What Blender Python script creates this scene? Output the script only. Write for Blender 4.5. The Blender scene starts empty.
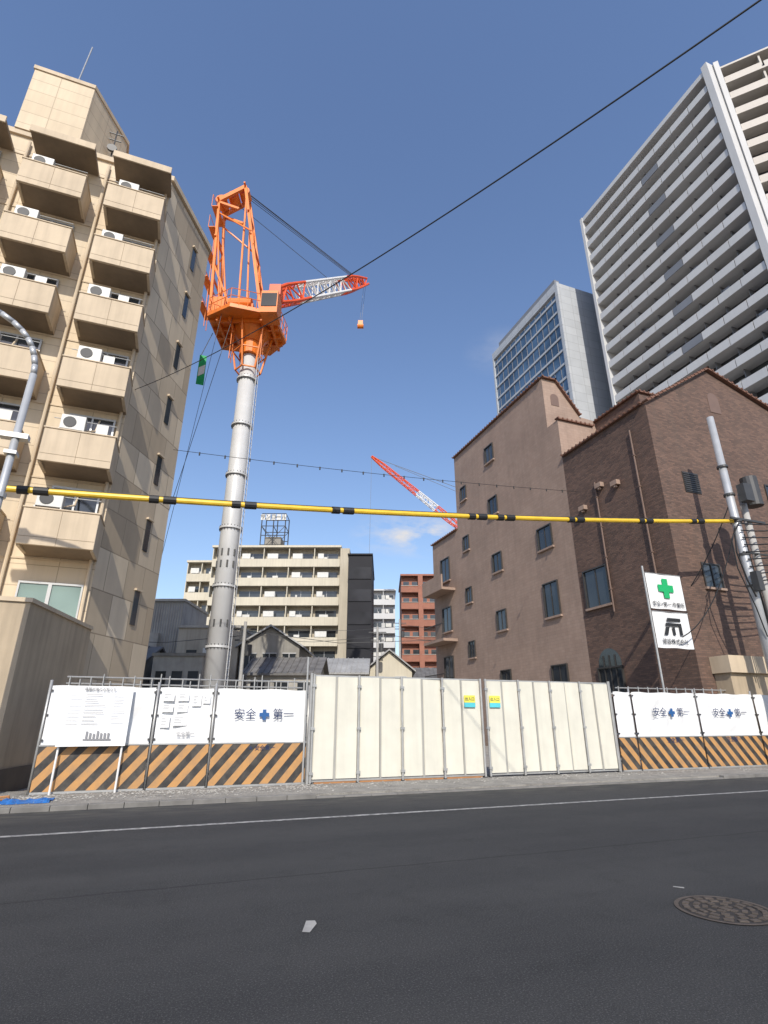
import bpy, math, random
from mathutils import Vector, Matrix
random.seed(7)
sc=bpy.context.scene
CA,SA=math.cos(math.radians(20.3)),math.sin(math.radians(20.3))
def C(p):  # survey axes (square to the camera heading) -> street axes
    return (CA*p[0]+SA*p[1], -SA*p[0]+CA*p[1], p[2])
def I(p): return tuple(p)

# ---------------------------------------------------------------- materials
MATS={}
def nt(name):
    m=bpy.data.materials.new(name); m.use_nodes=True
    t=m.node_tree; b=t.nodes['Principled BSDF']; MATS[name]=m
    return m,t,b
def N(t,ty,**k):
    n=t.nodes.new(ty)
    for a,v in k.items(): setattr(n,a,v)
    return n
def math_(t,op,a,b=None,c=None):
    n=N(t,'ShaderNodeMath',operation=op)
    for i,v in enumerate((a,b,c)):
        if v is None: continue
        if isinstance(v,(int,float)): n.inputs[i].default_value=v
        else: t.links.new(v,n.inputs[i])
    return n.outputs[0]
def pos(t):
    return N(t,'ShaderNodeNewGeometry').outputs['Position']
def scaled(t,v,s):
    n=N(t,'ShaderNodeVectorMath',operation='MULTIPLY'); t.links.new(v,n.inputs[0]); n.inputs[1].default_value=s; return n.outputs[0]
def noise(t,v,scale,detail=4,rough=.55):
    n=N(t,'ShaderNodeTexNoise'); n.inputs['Scale'].default_value=scale; n.inputs['Detail'].default_value=detail
    n.inputs['Roughness'].default_value=rough
    t.links.new(v,n.inputs['Vector']); return n.outputs['Fac']
def ramp(t,f,a,b,lo,hi):
    n=N(t,'ShaderNodeMapRange'); t.links.new(f,n.inputs[0])
    n.inputs[1].default_value=a;n.inputs[2].default_value=b;n.inputs[3].default_value=lo;n.inputs[4].default_value=hi
    return n.outputs[0]
def mixc(t,f,a,b,mode='MIX'):
    n=N(t,'ShaderNodeMix',data_type='RGBA',blend_type=mode)
    if isinstance(f,(int,float)): n.inputs[0].default_value=f
    else: t.links.new(f,n.inputs[0])
    for i,v in ((6,a),(7,b)):
        if isinstance(v,tuple): n.inputs[i].default_value=(v[0],v[1],v[2],1)
        else: t.links.new(v,n.inputs[i])
    return n.outputs[2]
def bump(t,b,h,strength=.3,dist=.02):
    n=N(t,'ShaderNodeBump'); n.inputs['Strength'].default_value=strength; n.inputs['Distance'].default_value=dist
    t.links.new(h,n.inputs['Height']); t.links.new(n.outputs[0],b.inputs['Normal'])
def wallvec(t):
    p=pos(t); s=N(t,'ShaderNodeSeparateXYZ'); t.links.new(p,s.inputs[0])
    a=math_(t,'ADD',s.outputs[0],s.outputs[1])
    c=N(t,'ShaderNodeCombineXYZ'); t.links.new(a,c.inputs[0]); t.links.new(s.outputs[2],c.inputs[1]); return c.outputs[0],s
def weather(t,col,var,scale,streak):
    p=pos(t)
    f=ramp(t,noise(t,p,scale,6),.3,.7,1-var,1+var*.6)
    c=mixc(t,1,col,(1,1,1),'MULTIPLY')
    mul=N(t,'ShaderNodeVectorMath',operation='SCALE'); t.links.new(c,mul.inputs[0]); t.links.new(f,mul.inputs['Scale'])
    out=mul.outputs[0]
    if streak:
        g=ramp(t,noise(t,scaled(t,p,(3,3,.22)),1.6,5),.42,.75,0,streak)
        out=mixc(t,g,out,(.12,.095,.072))
    return out
def mk(name,col,rough=.8,var=.12,scale=1.2,streak=0,metal=0,bmp=0,bscale=40,spec=None):
    m,t,b=nt(name)
    t.links.new(weather(t,tuple(col),var,scale,streak),b.inputs['Base Color'])
    b.inputs['Roughness'].default_value=rough; b.inputs['Metallic'].default_value=metal
    if spec is not None: b.inputs['Specular IOR Level'].default_value=spec
    if bmp: bump(t,b,noise(t,pos(t),bscale,4),bmp,.01)
    return m
def tiled(name,c1,c2,mortar,w,h,msize,offset=.5,var=.1,streak=.1,rough=.75,bmp=.4,bias=0):
    m,t,b=nt(name); v,_=wallvec(t)
    br=N(t,'ShaderNodeTexBrick'); br.offset=offset; t.links.new(v,br.inputs['Vector'])
    for i,c in (('Color1',c1),('Color2',c2),('Mortar',mortar)): br.inputs[i].default_value=(*c,1)
    br.inputs['Scale'].default_value=1; br.inputs['Mortar Size'].default_value=msize
    br.inputs['Brick Width'].default_value=w; br.inputs['Row Height'].default_value=h; br.inputs['Bias'].default_value=bias
    p=pos(t)
    f=ramp(t,noise(t,p,.6,6),.3,.7,1-var,1+var*.6)
    mul=N(t,'ShaderNodeVectorMath',operation='SCALE'); t.links.new(br.outputs['Color'],mul.inputs[0]); t.links.new(f,mul.inputs['Scale'])
    g=ramp(t,noise(t,scaled(t,p,(3,3,.2)),1.3,5),.42,.8,0,streak)
    t.links.new(mixc(t,g,mul.outputs[0],(.11,.088,.068)),b.inputs['Base Color'])
    b.inputs['Roughness'].default_value=rough
    bump(t,b,math_(t,'SUBTRACT',1,br.outputs['Fac']),bmp,.01)
    return m
def glass(name,col,rough=.06,spec=.8):
    m,t,b=nt(name)
    f=noise(t,pos(t),.35,2)
    t.links.new(mixc(t,ramp(t,f,.35,.65,0,1),col,tuple(c*2.2+.01 for c in col)),b.inputs['Base Color'])
    b.inputs['Roughness'].default_value=rough; b.inputs['Specular IOR Level'].default_value=spec
    return m
tiled('beige_tile',(.61,.495,.345),(.65,.535,.38),(.43,.34,.235),1.35,.66,.014,offset=0,var=.08,streak=.18)
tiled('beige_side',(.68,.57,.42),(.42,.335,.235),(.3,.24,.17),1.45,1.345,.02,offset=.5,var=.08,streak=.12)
mk('beige_balcony',(.58,.47,.335),.8,.1,1,.2)
mk('beige_wall',(.47,.375,.26),.85,.14,.8,.3,bmp=.2)
mk('dark_plinth',(.12,.10,.08),.8,.2,2)
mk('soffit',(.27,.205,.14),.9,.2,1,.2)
mk('ac_white',(.62,.61,.57),.5,.1,3)
mk('ac_dark',(.05,.05,.05),.6)
mk('alu',(.45,.45,.44),.4,.05,2,metal=.3)
mk('alu_dark',(.06,.055,.05),.4,.1,2,metal=.3)
glass('glass_dark',(.02,.024,.028)); glass('glass_green',(.12,.17,.15),.15); glass('glass_blue',(.035,.07,.12),.08)
glass('glass_black',(.008,.008,.01),.3,.3)
mk('curtain',(.35,.33,.28),.9,.3,3)
tiled('brick_red',(.18,.105,.075),(.10,.06,.045),(.10,.07,.055),.23,.075,.008,var=.2,streak=.2,bmp=.5)
tiled('mauve_tile',(.37,.265,.205),(.335,.235,.18),(.27,.195,.155),.32,.16,.006,var=.13,streak=.22,bmp=.2)
mk('pipe_brown',(.17,.11,.085),.6,.1,2)
mk('terracotta',(.18,.09,.06),.8,.2,4)
mk('concrete',(.38,.36,.32),.85,.18,1.5,.15,bmp=.25)
mk('kerb_concrete',(.19,.18,.165),.9,.25,3,0,bmp=.3)
mk('concrete_dark',(.27,.255,.225),.9,.2,1,.3)
mk('tower_white',(.57,.57,.565),.7,.06,.2,.06)
mk('tower_grey',(.20,.21,.23),.6,.1,.3)
mk('tower_core',(.05,.055,.064),.5,.2,.4)
mk('tower_beige',(.54,.50,.45),.7,.06,.2,.06)
tiled('panel_grey',(.47,.49,.51),(.43,.45,.47),(.30,.31,.32),2.2,1.6,.03,offset=0,var=.05,streak=.05,rough=.45,bmp=.1)
mk('crane_orange',(.78,.20,.015),.45,.18,2,.12)
mk('crane_red',(.75,.10,.02),.45,.1,2)
mk('white_paint',(.75,.74,.72),.5,.08,2)
mk('mast_grey',(.57,.57,.565),.45,.08,1.2,.08,metal=.05)
mk('steel',(.42,.42,.41),.4,.15,4,metal=.4)
mk('steel_dark',(.07,.07,.07),.5,.1,4,metal=.3)
mk('black_rubber',(.015,.015,.015),.6,.1,3)
mk('yellow_tube',(.78,.50,.035),.45,.15,3)
mk('gate_panel',(.67,.645,.545),.42,.08,1.5,.10)
mk('gate_seam',(.34,.33,.30),.5,.07,2)
mk('sheet_white',(.76,.76,.75),.6,.05,3,.04)
mk('board_white',(.80,.80,.79),.4,.03,3)
mk('print_navy',(.02,.035,.10),.5); mk('print_blue',(.02,.10,.28),.5); mk('print_grey',(.25,.25,.26),.5)
mk('print_green',(.01,.38,.12),.5); mk('print_black',(.02,.02,.02),.5)
mk('label_yellow',(.80,.72,.10),.5); mk('label_cyan',(.10,.55,.62),.5)
mk('tarp_blue',(.02,.14,.42),.4,.2,8)
mk('apt_wall',(.45,.40,.31),.8,.12,.3,.22); mk('apt_slab',(.57,.52,.41),.8,.1,.4,.18)
mk('apt_dark',(.02,.02,.024),.6,.2,.3,spec=.2)
mk('tin',(.34,.34,.335),.6,.25,.7,.3); mk('roof_dark',(.15,.145,.14),.7,.35,1.5,.3); mk('house_wall',(.42,.375,.30),.9,.2,.6,.3)
tiled('red_tower',(.34,.14,.09),(.30,.12,.08),(.28,.13,.09),.6,.3,.01,var=.1,streak=.1)
mk('pole_concrete',(.40,.39,.37),.8,.1,2,.1)
mk('pole_steel',(.46,.47,.48),.4,.1,3,.1,metal=.3)
mk('line_paint',(.33,.32,.30),.7,.25,6)
mk('timber',(.38,.18,.07),.8,.2,5)

def wornline():
    m,t,b=nt('worn_line'); p=pos(t)
    f=ramp(t,noise(t,p,9,6,.7),.36,.6,1,0.2)
    t.links.new(mixc(t,f,(.06,.06,.062),(.44,.43,.41)),b.inputs['Base Color']); b.inputs['Roughness'].default_value=.75
wornline()
def stripes(name,sgn):
    m,t,b=nt(name); v,s=wallvec(t)
    a=math_(t,'MULTIPLY_ADD',s.outputs[2],-sgn*.85,s.outputs[0])
    fr=math_(t,'FRACT',math_(t,'DIVIDE',a,.40))
    g=math_(t,'GREATER_THAN',fr,.5)
    c=mixc(t,g,(.50,.26,.09),(.03,.028,.027))
    d=ramp(t,noise(t,pos(t),5,6),.40,.8,0,.5)
    t.links.new(mixc(t,d,c,(.17,.145,.115)),b.inputs['Base Color']); b.inputs['Roughness'].default_value=.6
stripes('stripe_up',1); stripes('stripe_down',-1)

def asphalt():
    m,t,b=nt('asphalt'); p=pos(t)
    s=N(t,'ShaderNodeSeparateXYZ'); t.links.new(p,s.inputs[0])
    fine=noise(t,p,80,3,.7); grit=noise(t,p,210,2,.6); mid=noise(t,scaled(t,p,(.5,1.2,1)),1.1,6,.6); big=noise(t,scaled(t,p,(.08,.55,1)),1,3); blot=noise(t,p,2.6,5,.65)
    base=mixc(t,ramp(t,mid,.3,.7,0,1),(.025,.026,.028),(.039,.039,.040))
    base=mixc(t,ramp(t,big,.42,.62,0,.6),base,(.050,.050,.050))
    base=mixc(t,ramp(t,blot,.52,.7,0,.45),base,(.021,.022,.023))
    base=mixc(t,ramp(t,fine,.54,.70,0,.7),base,(.15,.148,.142))
    base=mixc(t,ramp(t,grit,.60,.72,0,.6),base,(.20,.195,.18))
    base=mixc(t,ramp(t,fine,.26,.42,.7,0),base,(.009,.009,.010))
    dust=math_(t,'MULTIPLY',ramp(t,s.outputs[1],10.6,12.1,0,1),ramp(t,noise(t,scaled(t,p,(.5,2,1)),3,6),.4,.65,0,.6))
    base=mixc(t,dust,base,(.13,.12,.10))
    wob=math_(t,'MULTIPLY',math_(t,'SUBTRACT',noise(t,p,1.5,4),.5),.12)
    dd=math_(t,'ABSOLUTE',math_(t,'SUBTRACT',math_(t,'ADD',s.outputs[1],wob),6.45))
    base=mixc(t,ramp(t,dd,.008,.03,.5,0),base,(.012,.012,.013))
    t.links.new(base,b.inputs['Base Color']); b.inputs['Roughness'].default_value=.85
    b.inputs['Specular IOR Level'].default_value=.25
    bump(t,b,fine,.8,.009)
asphalt()
def ground(name,c1,c2,sc1,sp):
    m,t,b=nt(name); p=pos(t)
    n1=noise(t,p,sc1,6); v=N(t,'ShaderNodeTexVoronoi'); v.inputs['Scale'].default_value=sp; t.links.new(p,v.inputs['Vector'])
    c=mixc(t,ramp(t,n1,.3,.7,0,1),c1,c2)
    hsv=N(t,'ShaderNodeSeparateColor'); t.links.new(v.outputs['Color'],hsv.inputs[0])
    c=mixc(t,ramp(t,hsv.outputs[0],0,1,0,.35),c,(.45,.43,.39))
    t.links.new(c,b.inputs['Base Color']); b.inputs['Roughness'].default_value=.95
    bump(t,b,v.outputs['Distance'],.6,.02)
ground('gravel',(.22,.20,.17),(.34,.31,.27),1.2,28)
ground('soil',(.20,.16,.12),(.28,.24,.19),.4,6)
ground('pavement',(.14,.13,.115),(.28,.26,.225),2.5,50)

# ---------------------------------------------------------------- mesh tools
import bmesh
class M:
    def __init__(s,f=I): s.v=[];s.q=[];s.f=f
    def add(s,vs,fs):
        o=len(s.v); s.v+= [s.f(p) for p in vs]; s.q+=[tuple(i+o for i in f) for f in fs]; return s
    def box(s,x0,x1,y0,y1,z0,z1):
        return s.add([(x,y,z) for z in (z0,z1) for x,y in ((x0,y0),(x1,y0),(x1,y1),(x0,y1))],
            [(3,2,1,0),(4,5,6,7),(0,1,5,4),(1,2,6,5),(2,3,7,6),(3,0,4,7)])
    def ext(s,pts,vec):
        n=len(pts); vec=Vector(vec)
        vs=[tuple(p) for p in pts]+[tuple(Vector(p)+vec) for p in pts]
        return s.add(vs,[tuple(range(n))[::-1],tuple(range(n,2*n))]+[(i,(i+1)%n,n+(i+1)%n,n+i) for i in range(n)])
    def prism(s,pts,z0,z1): return s.ext([(x,y,z0) for x,y in pts],(0,0,z1-z0))
    def cyl(s,p0,p1,r,r1=None,n=8):
        r1=r if r1 is None else r1
        p0,p1=Vector(p0),Vector(p1); d=(p1-p0).normalized()
        a=d.orthogonal().normalized(); b=d.cross(a)
        vs=[]
        for p,rr in ((p0,r),(p1,r1)):
            for i in range(n):
                t=2*math.pi*i/n; vs.append(tuple(p+a*rr*math.cos(t)+b*rr*math.sin(t)))
        return s.add(vs,[tuple(range(n))[::-1],tuple(range(n,2*n))]+[(i,(i+1)%n,n+(i+1)%n,n+i) for i in range(n)])
    def path(s,pts,r,n=6):
        for a,b in zip(pts,pts[1:]): s.cyl(a,b,r,n=n)
        return s
    def beam(s,p0,p1,w,h):
        p0,p1=Vector(p0),Vector(p1); d=(p1-p0).normalized()
        up=Vector((0,0,1)) if abs(d.z)<.9 else Vector((0,1,0))
        a=d.cross(up).normalized()*w/2; b=a.cross(d).normalized()*h/2
        vs=[tuple(p+x*a+y*b) for p in (p0,p1) for x,y in ((-1,-1),(1,-1),(1,1),(-1,1))]
        return s.add(vs,[(3,2,1,0),(4,5,6,7),(0,1,5,4),(1,2,6,5),(2,3,7,6),(3,0,4,7)])
    def obj(s,name,mat,parent=None,smooth=False,bevel=0):
        if not s.v: return None
        me=bpy.data.meshes.new(name); me.from_pydata(s.v,[],s.q); me.update()
        bm=bmesh.new(); bm.from_mesh(me); bmesh.ops.recalc_face_normals(bm,faces=bm.faces); bm.to_mesh(me); bm.free()
        me.materials.append(MATS[mat])
        if smooth:
            for p in me.polygons: p.use_smooth=len(p.vertices)==4
        o=bpy.data.objects.new(name,me); sc.collection.objects.link(o)
        if bevel:
            md=o.modifiers.new('b','BEVEL'); md.width=bevel; md.segments=2
        if parent: o.parent=parent
        return o
def E(name):
    e=bpy.data.objects.new(name,None); sc.collection.objects.link(e); e.empty_display_size=.5; return e
def text(name,body,x,y,z,size,mat,parent,sx=1,align='CENTER',rotz=0):
    c=bpy.data.curves.new(name,'FONT'); c.body=body; c.size=size; c.extrude=.002; c.align_x=align; c.align_y='CENTER'
    c.materials.append(MATS[mat]); o=bpy.data.objects.new(name,c); sc.collection.objects.link(o)
    o.location=(x,y,z); o.rotation_euler=(math.pi/2,0,rotz); o.scale=(sx,1,1); o.parent=parent; return o
def sag(a,b,s,n=24):
    a,b=Vector(a),Vector(b); return [tuple(a.lerp(b,i/n)-Vector((0,0,4*s*(i/n)*(1-i/n)))) for i in range(n+1)]

# ---------------------------------------------------------------- ground
M().box(-900,900,-600,1200,-.5,-.01).obj('ground','soil')
M().add([(-400,1.2,0),(400,1.2,0),(400,12.1,0),(-400,12.1,0)],[(0,1,2,3)]).obj('road','asphalt')
M().add([(-400,9.74,.004),(400,9.74,.004),(400,9.86,.004),(-400,9.86,.004)],[(0,1,2,3)]).obj('road_edge_line','worn_line')
kb=M()
x=-60
while x<60:
    kb.box(x,x+.592,12.1,12.25,-.1,.085 if not 2.5<x<14 else .03); x+=.6
kb.obj('kerb','kerb_concrete',bevel=.01)
M().box(-60,60,12.252,14.9,-.1,.07).obj('pavement','pavement')
M().box(-400,400,-8,1.2,-.1,.12).obj('pavement','pavement')
M().box(-2.3,17.9,14.902,60,-.1,.06).obj('gravel_lot','gravel')
pb=M()
for i in range(2200):
    a=random.uniform(-3.2,3.6) if random.random()<.6 else random.uniform(3,19); b=random.gauss(13.5,.4); r_=random.uniform(.008,.034)
    if b<12.4: continue
    vs=[(a+r_*random.uniform(.6,1.3)*dx,b+r_*random.uniform(.6,1.3)*dy,.07+r_*random.uniform(.4,1)*dz) for dx,dy,dz in ((1,0,.3),(0,1,.3),(-1,0,.3),(0,-1,.3),(0,0,1))]
    pb.add(vs,[(0,1,4),(1,2,4),(2,3,4),(3,0,4)])
pb.obj('pebbles','concrete')

# manhole
e=E('manhole_cover')
def ring(cx,cy,r0,r1,z,n=48):
    vs=[(cx+r*math.cos(2*math.pi*i/n),cy+r*math.sin(2*math.pi*i/n),z) for r in (r0,r1) for i in range(n)]
    return M().add(vs,[(i,(i+1)%n,n+(i+1)%n,n+i) for i in range(n)])
mk('iron',(.105,.085,.07),.6,.3,8,metal=.2,bmp=.4)
mk('iron_dark',(.03,.026,.024),.8,.3,8)
mx,my=4.60,4.12
M().cyl((mx,my,-.02),(mx,my,.006),.345,n=48).obj('lid','iron_dark',e)
ring(mx,my,.35,.385,.007).obj('frame_ring','iron',e)
mr=M()
for rr,w in ((.0,.03),(.075,.02),(.145,.021),(.215,.022),(.295,.024)):
    n=max(1,int(rr*62))
    for i in range(n):
        a=2*math.pi*i/n+rr*5
        cx,cy=mx+rr*math.cos(a),my+rr*math.sin(a)
        ca,sa=math.cos(a),math.sin(a)
        mr.prism([(cx+ca*u*w-sa*v*w*1.5,cy+sa*u*w+ca*v*w*1.5) for u,v in ((-1,-1),(1,-1),(1,1),(-1,1))],.006,.013)
mr.obj('raised_pattern','iron',e)
M().add([C((-.62,4.94,.006)),C((-.56,4.93,.006)),C((-.53,5.12,.006)),C((-.55,5.17,.012)),C((-.62,5.17,.01)),C((-.62,5.07,.006))],[(0,1,2,3,4,5)]).obj('paper_scrap','line_paint')
M().add([C((2.78,6.12,.005)),C((2.86,6.07,.005)),C((2.87,6.095,.009)),C((2.79,6.15,.005))],[(0,1,2,3)]).obj('paper_scrap','line_paint')

# ---------------------------------------------------------------- left apartment building
e=E('beige_apartment_building')
top=23.2
M().prism([(-16,18.7),(-2.85,18.7),(-2.9,32),(-16,32)],0,top).obj('wall','beige_tile',e)
RC=(-1.12,22.0)
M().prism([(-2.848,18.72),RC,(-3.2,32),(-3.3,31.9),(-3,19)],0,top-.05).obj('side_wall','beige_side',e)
M().prism([(-16.1,18.6),(-2.78,18.6),(RC[0]+.1,RC[1]-.05),(-3.2,32.1),(-16.1,32.1)],top,top+.25).obj('roof_coping','beige_balcony',e)
M().prism([(-8.75,18.55),(-6.5,18.55),(-5.35,20.7),(-6,26),(-8.75,26)],top+.25,27.0).obj('penthouse','beige_tile',e)
M().prism([(-8.8,18.5),(-6.48,18.5),(-5.28,20.7),(-5.9,26.1),(-8.8,26.1)],27.0,27.2).obj('penthouse_coping','beige_balcony',e)
M().cyl((-7.6,19.5,27.2),(-7.4,19.5,31.0),.03).obj('antenna','steel',e)
al=M()
al.cyl((-5.6,19.7,24),(-5.6,19.7,26.4),.03); al.beam((-5.9,19.7,26.2),(-5.3,19.7,26.2),.04,.04); al.beam((-5.85,19.7,25.8),(-5.35,19.7,25.8),.04,.04); al.cyl((-5.6,19.6,25.1),(-5.6,19.5,25.1),.2,n=12)
al.obj('antenna_cluster','steel_dark',e)
par,slab,gl,fr,ac,acd,pipe,cur,lau=M(),M(),M(),M(),M(),M(),M(),M(),M()
cols=[(-4.85,-2.82),(-7.7,-5.6),(-10.9,-8.6)]
for ci,(a,b) in enumerate(cols):
    for k in range(6):
        z=6.2+2.69*k
        fy=17.55
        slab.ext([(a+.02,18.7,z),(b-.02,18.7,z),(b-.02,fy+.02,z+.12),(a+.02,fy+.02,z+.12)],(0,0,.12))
        zt=z+1.18
        par.box(a,b,fy,fy+.1,z+.06,zt); par.box(a,a+.1,fy+.1,18.69,z+.02,zt); par.box(b-.1,b,fy+.1,18.69,z+.02,zt)
        par.box(a-.03,b+.03,fy-.03,fy+.13,zt,zt+.05); par.box(a-.03,a+.13,fy+.13,18.69,zt,zt+.05); par.box(b-.13,b+.03,fy+.13,18.69,zt,zt+.05)
        slab.box((a+b)/2-.006,(a+b)/2+.006,fy-.004,fy,z+.08,zt-.02)
        slab.box(a+.02,b-.02,fy-.005,fy,z+.3,z+.312)
        gl.box(a+.35,b-.3,18.66,18.69,z+.25,z+2.3)
        for xx in (a+.33,(a+b)/2,b-.34): fr.box(xx,xx+.06,18.6,18.66,z+.25,z+2.3)
        fr.box(a+.33,b-.28,18.6,18.66,z+2.3,z+2.37)
        if random.random()<.6: cur.box(a+.42,(a+b)/2-.1,18.64,18.655,z+.3,z+2.1)
        ox=a+.12+random.uniform(0,.2); zz=z+1.25+random.uniform(.0,.14)
        if ci==0 or random.random()<.75:
            ac.box(ox,ox+.72,17.8,18.08,zz,zz+.52)
            acd.cyl((ox+.27,17.802,zz+.26),(ox+.27,17.78,zz+.26),.19,n=16)
            fr.box(ox-.02,ox+.02,17.8,18.65,zz-.05,zz); fr.box(ox+.68,ox+.72,17.8,18.65,zz-.05,zz)
            pipe.path([(ox+.72,18.0,zz+.1),(ox+.95,18.3,zz+.3),(ox+.95,18.66,zz+.9)],.03,6)
        fr.cyl((a+.1,17.9,z+1.75),(b-.1,17.9,z+1.75),.015)
        if random.random()<.4:
            lx=random.uniform(a+1.0,b-.6); lau.box(lx,lx+.35,17.89,17.91,z+1.1,z+1.74)
    slab.box(a-.05,b+.05,17.5,18.69,22.25,22.4)
    par.box(a-.06,b+.06,17.44,17.5,22.2,22.52)
for xx in (-5.25,-8.1,-2.98): pipe.cyl((xx,18.6,0),(xx,18.6,22.9),.06)
for z in [6.2+2.69*k-.1 for k in range(7)]:
    pipe.box(-16,-2.87,18.67,18.69,z,z+.05)
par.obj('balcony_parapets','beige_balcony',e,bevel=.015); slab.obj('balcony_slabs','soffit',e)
gl.obj('windows','glass_dark',e); fr.obj('window_frames','alu',e); cur.obj('curtains','curtain',e); lau.obj('laundry','ac_white',e)
ac.obj('air_conditioners','ac_white',e,bevel=.02); acd.obj('air_conditioner_fans','ac_dark',e); pipe.obj('downpipes','beige_balcony',e)
g2=M(); f2=M()
for a,b in ((-4.75,-4.0),(-3.9,-3.1),(-7.4,-6.5)):
    g2.box(a,b,18.64,18.68,4.3,5.35); f2.box(a-.05,b+.05,18.6,18.64,4.24,4.3);f2.box(a-.05,b+.05,18.6,18.64,5.35,5.41);f2.box(a-.05,a,18.6,18.64,4.3,5.35);f2.box(b,b+.05,18.6,18.64,4.3,5.35)
g2.obj('stair_windows','glass_green',e); f2.obj('stair_window_frames','alu',e)
d=Vector((RC[0]+2.848,RC[1]-18.72,0)).normalized(); nn=Vector((d.y,-d.x,0)); sg=M(); sf=M()
for k in range(7):
    for t0 in (2.3,):
        p=Vector((-2.848,18.72,4.6+2.69*k))+d*t0
        q=p+nn*.015
        sg.ext([tuple(q),tuple(q+d*.3),tuple(q+d*.3+Vector((0,0,1.2))),tuple(q+Vector((0,0,1.2)))],tuple(nn*.02))
        sf.ext([tuple(q+Vector((0,0,1.2))-d*.05),tuple(q+d*.35+Vector((0,0,1.2))),tuple(q+d*.35+Vector((0,0,1.27))),tuple(q-d*.05+Vector((0,0,1.27)))],tuple(nn*.1))
sg.obj('side_windows','glass_dark',e); sf.obj('side_hoods','beige_balcony',e)
M().prism([(-16,14.55),(-3.4,14.55),(-2.62,18.69),(-16,18.69)],.5,4.06).obj('low_wing','beige_wall',e)
M().prism([(-16,14.5),(-3.37,14.5),(-2.58,18.69),(-16,18.69)],0,.5).obj('low_wing_plinth','dark_plinth',e)
M().prism([(-16,14.5),(-3.36,14.5),(-2.57,18.69),(-16,18.69)],4.06,4.16).obj('low_wing_coping','beige_balcony',e)

# ---------------------------------------------------------------- crane
e=E('tower_crane'); bx,by=-7.85,26
m=M(C); m.cyl((bx,by,0),(bx,by,22.2),.52,.45,n=36); m.obj('mast','mast_grey',e,smooth=True)
m=M(C); mb=M(C)
for z in (1.8,4.7,7.6,10.6,13.6,16.6,19.6):
    m.cyl((bx,by,z-.05),(bx,by,z+.05),.57,n=32)
    for i in range(20):
        a=2*math.pi*i/20
        mb.cyl((bx+.54*math.cos(a),by+.54*math.sin(a),z-.12),(bx+.54*math.cos(a),by+.54*math.sin(a),z+.12),.02,n=6)
for z in (5.6,8.5,9.1): 
    for i in range(10):
        a=2*math.pi*i/10
        mb.beam((bx+.505*math.cos(a),by+.505*math.sin(a),z),(bx+.505*math.cos(a),by+.505*math.sin(a),z+.35),.08,.05)
m.obj('mast_flanges','mast_grey',e); mb.obj('flange_bolts','steel_dark',e)
m=M(C)
for dx in (-.2,.2): m.cyl((bx+.65,by-.3+dx,1),(bx+.65,by-.3+dx,21),.02)
for i in range(66): m.cyl((bx+.65,by-.5,1+i*.3),(bx+.65,by-.1,1+i*.3),.012,n=4)
m.obj('ladder','mast_grey',e)
o=M(C)
for r0,z0,r1,z1 in ((.6,21.2,.6,22.1),(.65,22.1,1.15,22.9)):
    o.cyl((bx,by,z0),(bx,by,z1),r0,r1,n=20)
for i in range(6):
    a=2*math.pi*i/6+.3
    o.beam((bx+.7*math.cos(a),by+.7*math.sin(a),20.2),(bx+1.25*math.cos(a),by+1.25*math.sin(a),23),.09,.09)
    a2=a+math.pi/3
    o.beam((bx+.7*math.cos(a),by+.7*math.sin(a),20.2),(bx+.7*math.cos(a2),by+.7*math.sin(a2),20.2),.07,.07)
    o.beam((bx+.95*math.cos(a),by+.95*math.sin(a),21.4),(bx+.95*math.cos(a2),by+.95*math.sin(a2),21.4),.06,.06)
deck=[(-10.1,24.6),(-8.6,23.8),(-6.3,24.5),(-6.0,27.0),(-7.2,28.2),(-10.1,27.6)]
o.prism(deck,23.0,23.25)
for y in (24.9,25.6,26.3,27.0): o.beam((-10.0,y,22.9),(-6.2,y,22.9),.14,.22)
for x in (-9.5,-8.8,-7,-6.5): o.beam((x,24.6,22.85),(x,27.4,22.85),.14,.28)
o.box(-10.0,-9.3,24.8,27.4,23.25,24.6); o.box(-9.2,-8.3,26.6,27.6,23.25,24.9)
o.box(-6.9,-5.95,23.8,24.9,22.6,24.1)
o.box(-8.9,-7.6,24.8,25.2,23.25,24.1)
o.cyl((-9.0,24.9,24.1),(-7.7,24.9,24.1),.36,n=16)
for dy in (-1.0,1.0):
    y=by+dy; yt=by+dy*.55
    o.beam((-10.1,y,23.2),(-10.75,yt,33.2),.15,.18); o.beam((-7.1,y,23.3),(-9.15,yt,34.4),.18,.22)
    o.beam((-10.75,yt,33.2),(-9.15,yt,34.4),.18,.28); o.beam((-10.75,yt,33.0),(-9.4,yt,32.4),.15,.16)
    o.beam((-10.4,y*.5+yt*.5,27.5),(-9.0,y,24.0),.11,.11)
    o.beam((-10.7,yt,32.1),(-8.3,y,30.0),.08,.08) ; o.beam((-9.6,y*.7+yt*.3,23.4),(-10.6,yt,31.0),.09,.09)
    o.beam((-8.5,y,23.4),(-9.0,yt,33.3),.1,.1)
for z,xa in ((26.5,-10.35),(29.8,-10.55),(33.1,-10.75)):
    o.beam((xa,by-.9,z),(xa,by+.9,z),.11,.11)
for z,xa in ((26,-7.5),(29,-8.1),(32,-8.7),(34.4,-9.15)):
    o.beam((xa,by-.9,z),(xa,by+.9,z),.11,.11)
o.beam((-10.35,by-.9,26.5),(-10.55,by+.8,29.8),.07,.07); o.beam((-7.5,by-.9,26),(-8.1,by+.9,29),.08,.08); o.beam((-8.1,by-.9,29),(-8.7,by+.8,32),.08,.08)
for x in (-10.75,-10.0,-9.3): o.cyl((x,by-.35,33.6+(x+10.75)*.5),(x,by+.35,33.6+(x+10.75)*.5),.36,n=16)
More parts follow.
